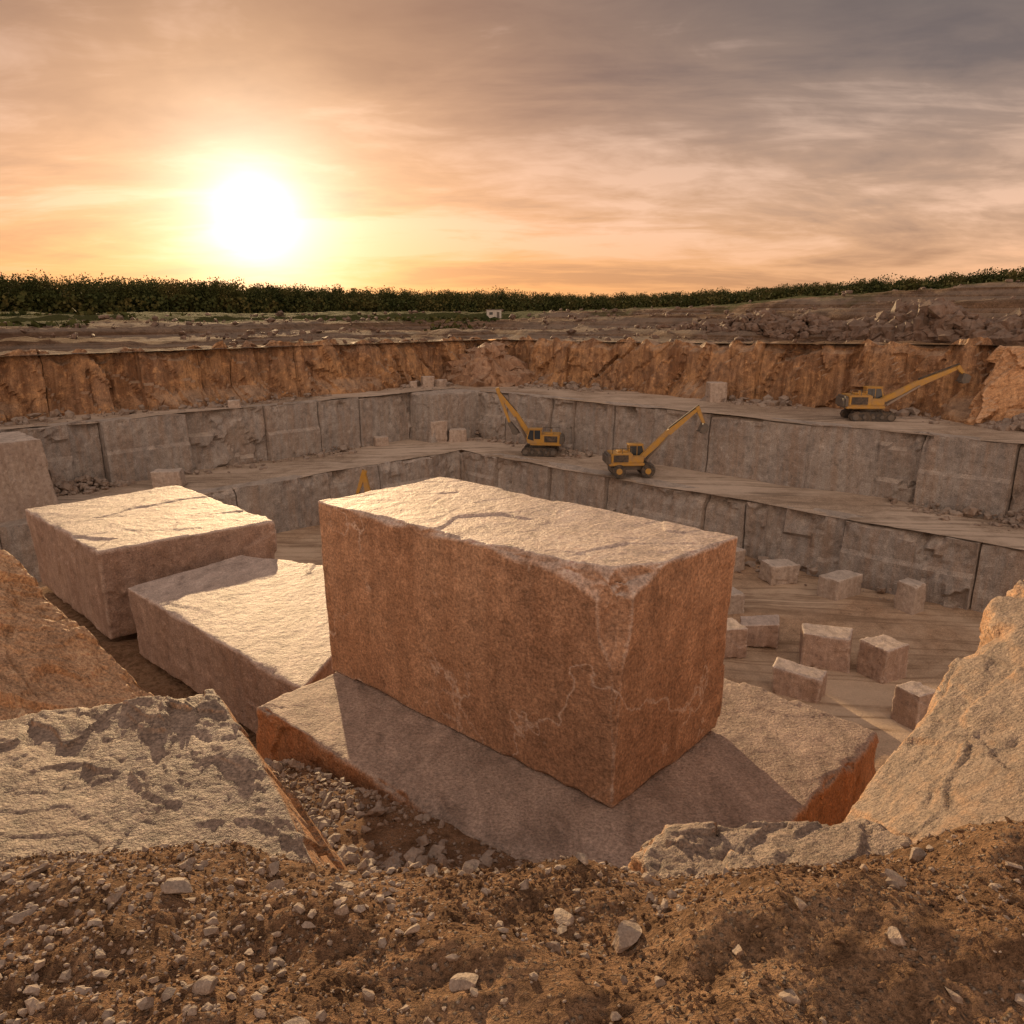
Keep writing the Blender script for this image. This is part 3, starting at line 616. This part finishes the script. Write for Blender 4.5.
def excavator(loc,rot,boom,stick,bucket,wheeled,label,s=1.):
    e=bpy.data.objects.new('excavator',None); COL.objects.link(e); e.location=loc; e.rotation_euler=(0,0,rot); e.scale=(s,s,s); e.empty_display_size=.5
    e['label']=label; e['category']='excavator'; e['group']='yellow quarry excavators'
    if wheeled:
        part('chassis',[('box',(0,0,.95),(4.4,1.5,.45)),('box',(-2.0,0,.75),(.3,2.3,.5)),('box',(2.1,0,.75),(.25,2.3,.6))],M_gry,e)
        for wx in (-1.45,1.45):
            for wy in (-1.1,1.1):
                w=part('wheel',[('cyl',(wx,wy,.68),.68,.5,'y')],M_blk2,e)
                part('rim',[('cyl',(wx,wy+(.27 if wy>0 else -.27),.68),.3,.06,'y')],M_yel,w)
    else:
        for wy in (-1.15,1.15):
            pts=[(-2.1,.45),(-1.95,.15),(-1.6,0),(1.6,0),(1.95,.15),(2.1,.45),(1.95,.78),(1.6,.92),(-1.6,.92),(-1.95,.78)]
            t=part('track',[('poly',pts,wy-.3,wy+.3)]+[('box',(-1.7+i*.28,wy,.94),(.1,.62,.06)) for i in range(13)],M_blk2,e,0)
            for xx in (-1.6,-.8,0,.8,1.6):
                part('track_roller',[('cyl',(xx,wy+(.32 if wy>0 else -.32),.45),.28 if abs(xx)>1 else .16,.05,'y')],M_gry,t)
        part('chassis',[('box',(0,0,.6),(2.6,1.9,.5)),('cyl',(0,0,1.0),.7,.35,'z')],M_gry,e)
    part('body',[('box',(-.7,0,1.35),(3.6,2.5,.3)),('box',(-1.2,0,1.95),(2.2,2.4,1.0)),('box',(.35,-.75,1.8),(1.3,.9,.65)),('cyl',(-1.2,-.6,2.6),.09,.5,'z'),('box',(-1.0,.2,2.5),(1.0,1.2,.14))],M_yel,e,.08)
    for yy in (-1.22,1.22):
        part('engine_grille',[('box',(-1.3,yy,1.95),(1.5,.04,.7)),],M_blk2,e,.01)
    part('counterweight',[('box',(-2.45,0,1.8),(.6,2.5,1.1))],M_gry,e,.18)
    part('handrail',[('box',(-1.2,-1.15,2.95),(2.0,.05,.05)),('box',(-2.15,-1.15,2.7),(.05,.05,.5)),('box',(-.25,-1.15,2.7),(.05,.05,.5)),('box',(-1.2,-1.15,2.7),(.05,.05,.5))],M_blk2,e,0)
    cab=part('cab',[('poly',[(-.25,1.45),(1.35,1.45),(1.5,2.0),(1.2,3.05),(-.2,3.05)],.32,1.25),('box',(.5,.78,3.08),(1.6,1.05,.1))],M_yel,e,.04)
    for sgn,(ya,yb) in ((1,(1.24,1.27)),(-1,(.30,.33))):
        part('window',[('poly',[(-.1,1.95),(.58,1.95),(.58,2.95),(-.1,2.95)],ya,yb)],M_gls,cab,0)
        part('window',[('poly',[(.66,1.75),(1.38,1.95),(1.12,2.95),(.66,2.95)],ya,yb)],M_gls,cab,0)
    part('window',[('beam',(1.47,2.05),(1.22,2.98),.04,.04,.78,.8)],M_gls,cab,0)
    b0=(.9,1.75); k=.015
    mid=((b0[0]+boom[0])/2-k*(boom[1]-b0[1]),(b0[1]+boom[1])/2+k*(boom[0]-b0[0]))
    bo=part('boom',[('beam',b0,mid,.45,.6,0,.42),('beam',mid,boom,.6,.3,0,.34),('cyl',(boom[0],0,boom[1]),.19,.5,'y')],M_yel,e,0)
    part('hydraulic_cylinder',[('beam',(1.5,1.5),(mid[0]+.1,mid[1]-.15),.2,.14,-.32,.16)],M_stl,bo,0)
    part('hydraulic_cylinder',[('beam',(1.5,1.5),(mid[0]+.1,mid[1]-.15),.2,.14,.32,.16)],M_stl,bo,0)
    part('hydraulic_cylinder',[('beam',(mid[0],mid[1]+.42),(boom[0]+.1,boom[1]+.36),.16,.1,0,.16)],M_blk2,bo,0)
    part('stick',[('beam',(boom[0]+(boom[0]-stick[0])*.12,boom[1]+(boom[1]-stick[1])*.14),stick,.42,.24,0,.3)],M_yel,e,0)
    bx,bz=bucket; sx,sz=stick
    part('bucket',[('poly',[(sx-.15,sz+.1),(sx+.25,sz),(bx+.42,bz+.3),(bx+.28,bz-.28),(bx-.25,bz-.36),(bx-.45,bz-.05),(bx-.36,bz+.15)],-.45,.45)]+[('box',(bx-.45,yy,bz-.15),(.25,.1,.08)) for yy in (-.4,-.2,0,.2,.4)],M_gry,e,0)
    return e
excavator((3.3,88.4,-16),radians(172),(4.9,7.1),(3.6,3.6),(3.0,2.6),False,'yellow tracked excavator with raised boom on the terrace road')
excavator((12.0,76.3,-16),radians(4),(6.5,6.7),(7.2,5.2),(7.2,4.6),True,'yellow wheeled excavator reaching toward the rock wall')
excavator((33.9,73.4,-10),radians(-4),(7.7,5.0),(8.3,4.4),(8.4,3.9),False,'yellow tracked excavator with long extended boom on upper terrace')
excavator((-11.4,66.2,-21),radians(176),(1.6,7.3),(2.3,5.4),(2.2,4.6),False,'yellow excavator on the pit floor with raised arm')
# site hut
h=bpy.data.objects.new('site_hut',None); COL.objects.link(h); hx,hy=-4.2,186.
hz=float(outer_z(*[np.array([v]) for v in PQ(hx,hy)])[0]); h.location=(hx,hy,hz+.2); h.scale=(.68,.68,.68); h['label']='small white site hut on the quarry rim'; h['category']='hut'
M_wht=plain('white_panel',(.5,.47,.43),.6,0,.4,1.)
wl=part('wall',[('box',(0,0,1.4),(5,2.6,2.8))],M_wht,h,.05)
part('roof',[('box',(0,0,2.9),(5.4,3.0,.2))],M_gry,h,.04)
part('door',[('box',(1.4,-1.32,1.05),(.9,.06,2.1))],M_gry,h,.01)
part('window',[('box',(-1.,-1.32,1.6),(1.2,.06,.9))],M_gls,h,.01)
# ---------------------------------------------------------------- sky and sun
S=Vector((-.334,1.065,.122)); 
az=math.atan2(S.x,S.y); 
el_glow=math.atan2(S.z,math.hypot(S.x,S.y))
el=radians(12.)
w=bpy.data.worlds.new('World'); scene.world=w; w.use_nodes=True; nt=w.node_tree
bg=nt.nodes['Background']
tc=node(nt,'ShaderNodeTexCoord').outputs['Generated']
sp=node(nt,'ShaderNodeSeparateXYZ',None,{0:tc}); dz=math_(nt,'MAXIMUM',sp.outputs[2],0.)
sky=node(nt,'ShaderNodeTexSky',{'sky_type':'NISHITA','sun_disc':False,'sun_elevation':el_glow,'sun_rotation':az,'dust_density':1.,'air_density':1.})
Sn=(math.sin(az)*math.cos(el_glow),math.cos(az)*math.cos(el_glow),math.sin(el_glow))
dot=math_(nt,'MAXIMUM',node(nt,'ShaderNodeVectorMath',{'operation':'DOT_PRODUCT'},{0:tc,1:Sn}).outputs['Value'],0.)
base=ramp(nt,dz,[(0,(.88,.40,.15)),(.05,(.84,.42,.19)),(.12,(.66,.39,.24)),(.2,(.40,.27,.205)),(.3,(.225,.17,.145)),(1,(.28,.26,.26))])
grey=mixc(nt,ramp(nt,dot,[(.62,.5),(.95,0)]),base,mixc(nt,ramp(nt,dz,[(0,0),(.3,1)]),(.68,.45,.33),(.155,.138,.145)))
den=math_(nt,'ADD',dz,.16)
uu=math_(nt,'DIVIDE',sp.outputs[0],den); vv=math_(nt,'DIVIDE',sp.outputs[1],den)
cv=node(nt,'ShaderNodeCombineXYZ',None,{0:uu,1:vv,2:0.}).outputs[0]
c1=noise(nt,mapping(nt,cv,(.45,.85,1),(0,0,-.5)),1.,6,.6,.8)
c2=noise(nt,mapping(nt,cv,(2.2,3.8,1),(0,0,.35)),1.,5,.62,.5)
cl=math_(nt,'ADD',math_(nt,'MULTIPLY',c1,.72),math_(nt,'MULTIPLY',c2,.28))
light=ramp(nt,dz,[(0,(.94,.45,.19)),(.10,(.90,.56,.38)),(.22,(.58,.41,.32)),(.36,(.33,.25,.23))])
dark=ramp(nt,dz,[(0,(.62,.29,.13)),(.12,(.38,.25,.19)),(.25,(.17,.135,.13)),(.4,(.115,.098,.10))])
col=mixc(nt,ramp(nt,cl,[(.49,0),(.58,.95)]),grey,light)
col=mixc(nt,ramp(nt,cl,[(.38,.9),(.49,0)]),col,dark)
g0=math_(nt,'POWER',dot,1600.); g1=math_(nt,'POWER',dot,260.); g2=math_(nt,'POWER',dot,55.); g3=math_(nt,'POWER',dot,12.)
def val2col(v,c):
    n=node(nt,'ShaderNodeVectorMath',{'operation':'SCALE'},{0:c,'Scale':v}); return n.outputs[0]
add=lambda a,b: node(nt,'ShaderNodeVectorMath',{'operation':'ADD'},{0:a,1:b}).outputs[0]
tot=add(col,val2col(g1,(.45,.54,.52))); tot=add(tot,val2col(g0,(.9,.9,.9))); tot=add(tot,val2col(g2,(.36,.26,.14))); tot=add(tot,val2col(g3,(.32,.10,.005)))
tot=add(tot,node(nt,'ShaderNodeVectorMath',{'operation':'SCALE'},{0:sky.outputs[0],'Scale':.004}).outputs[0])
back=node(nt,'ShaderNodeMapRange',{'interpolation_type':'SMOOTHSTEP'},{'Value':sp.outputs[1],'From Min':.25,'From Max':-.8}).outputs[0]  # added fill: unseen sky behind the camera brightened to light the near faces
tot=add(tot,val2col(back,(.88,.635,.465)))
nt.links.new(tot,bg.inputs['Color']); bg.inputs['Strength'].default_value=1.
sd=Vector((math.sin(az)*math.cos(el),math.cos(az)*math.cos(el),math.sin(el)))
ld=bpy.data.lights.new('sun','SUN'); ld.energy=5.; ld.angle=radians(.6); ld.color=(1,.68,.36)
lo=bpy.data.objects.new('sun',ld); COL.objects.link(lo); lo.rotation_euler=sd.to_track_quat('Z','Y').to_euler(); lo.location=(-60,200,60)
# ---------------------------------------------------------------- camera
cd=bpy.data.cameras.new('camera'); cam=bpy.data.objects.new('camera',cd); COL.objects.link(cam)
cd.sensor_width=36; cd.lens=27.07; cd.clip_end=8000; cd.clip_start=.05
cam.location=(0,0,0); cam.rotation_euler=(radians(90-14.56),0,0)
scene.camera=cam
scene.view_settings.view_transform='Standard'; scene.view_settings.look='None'; scene.view_settings.exposure=0
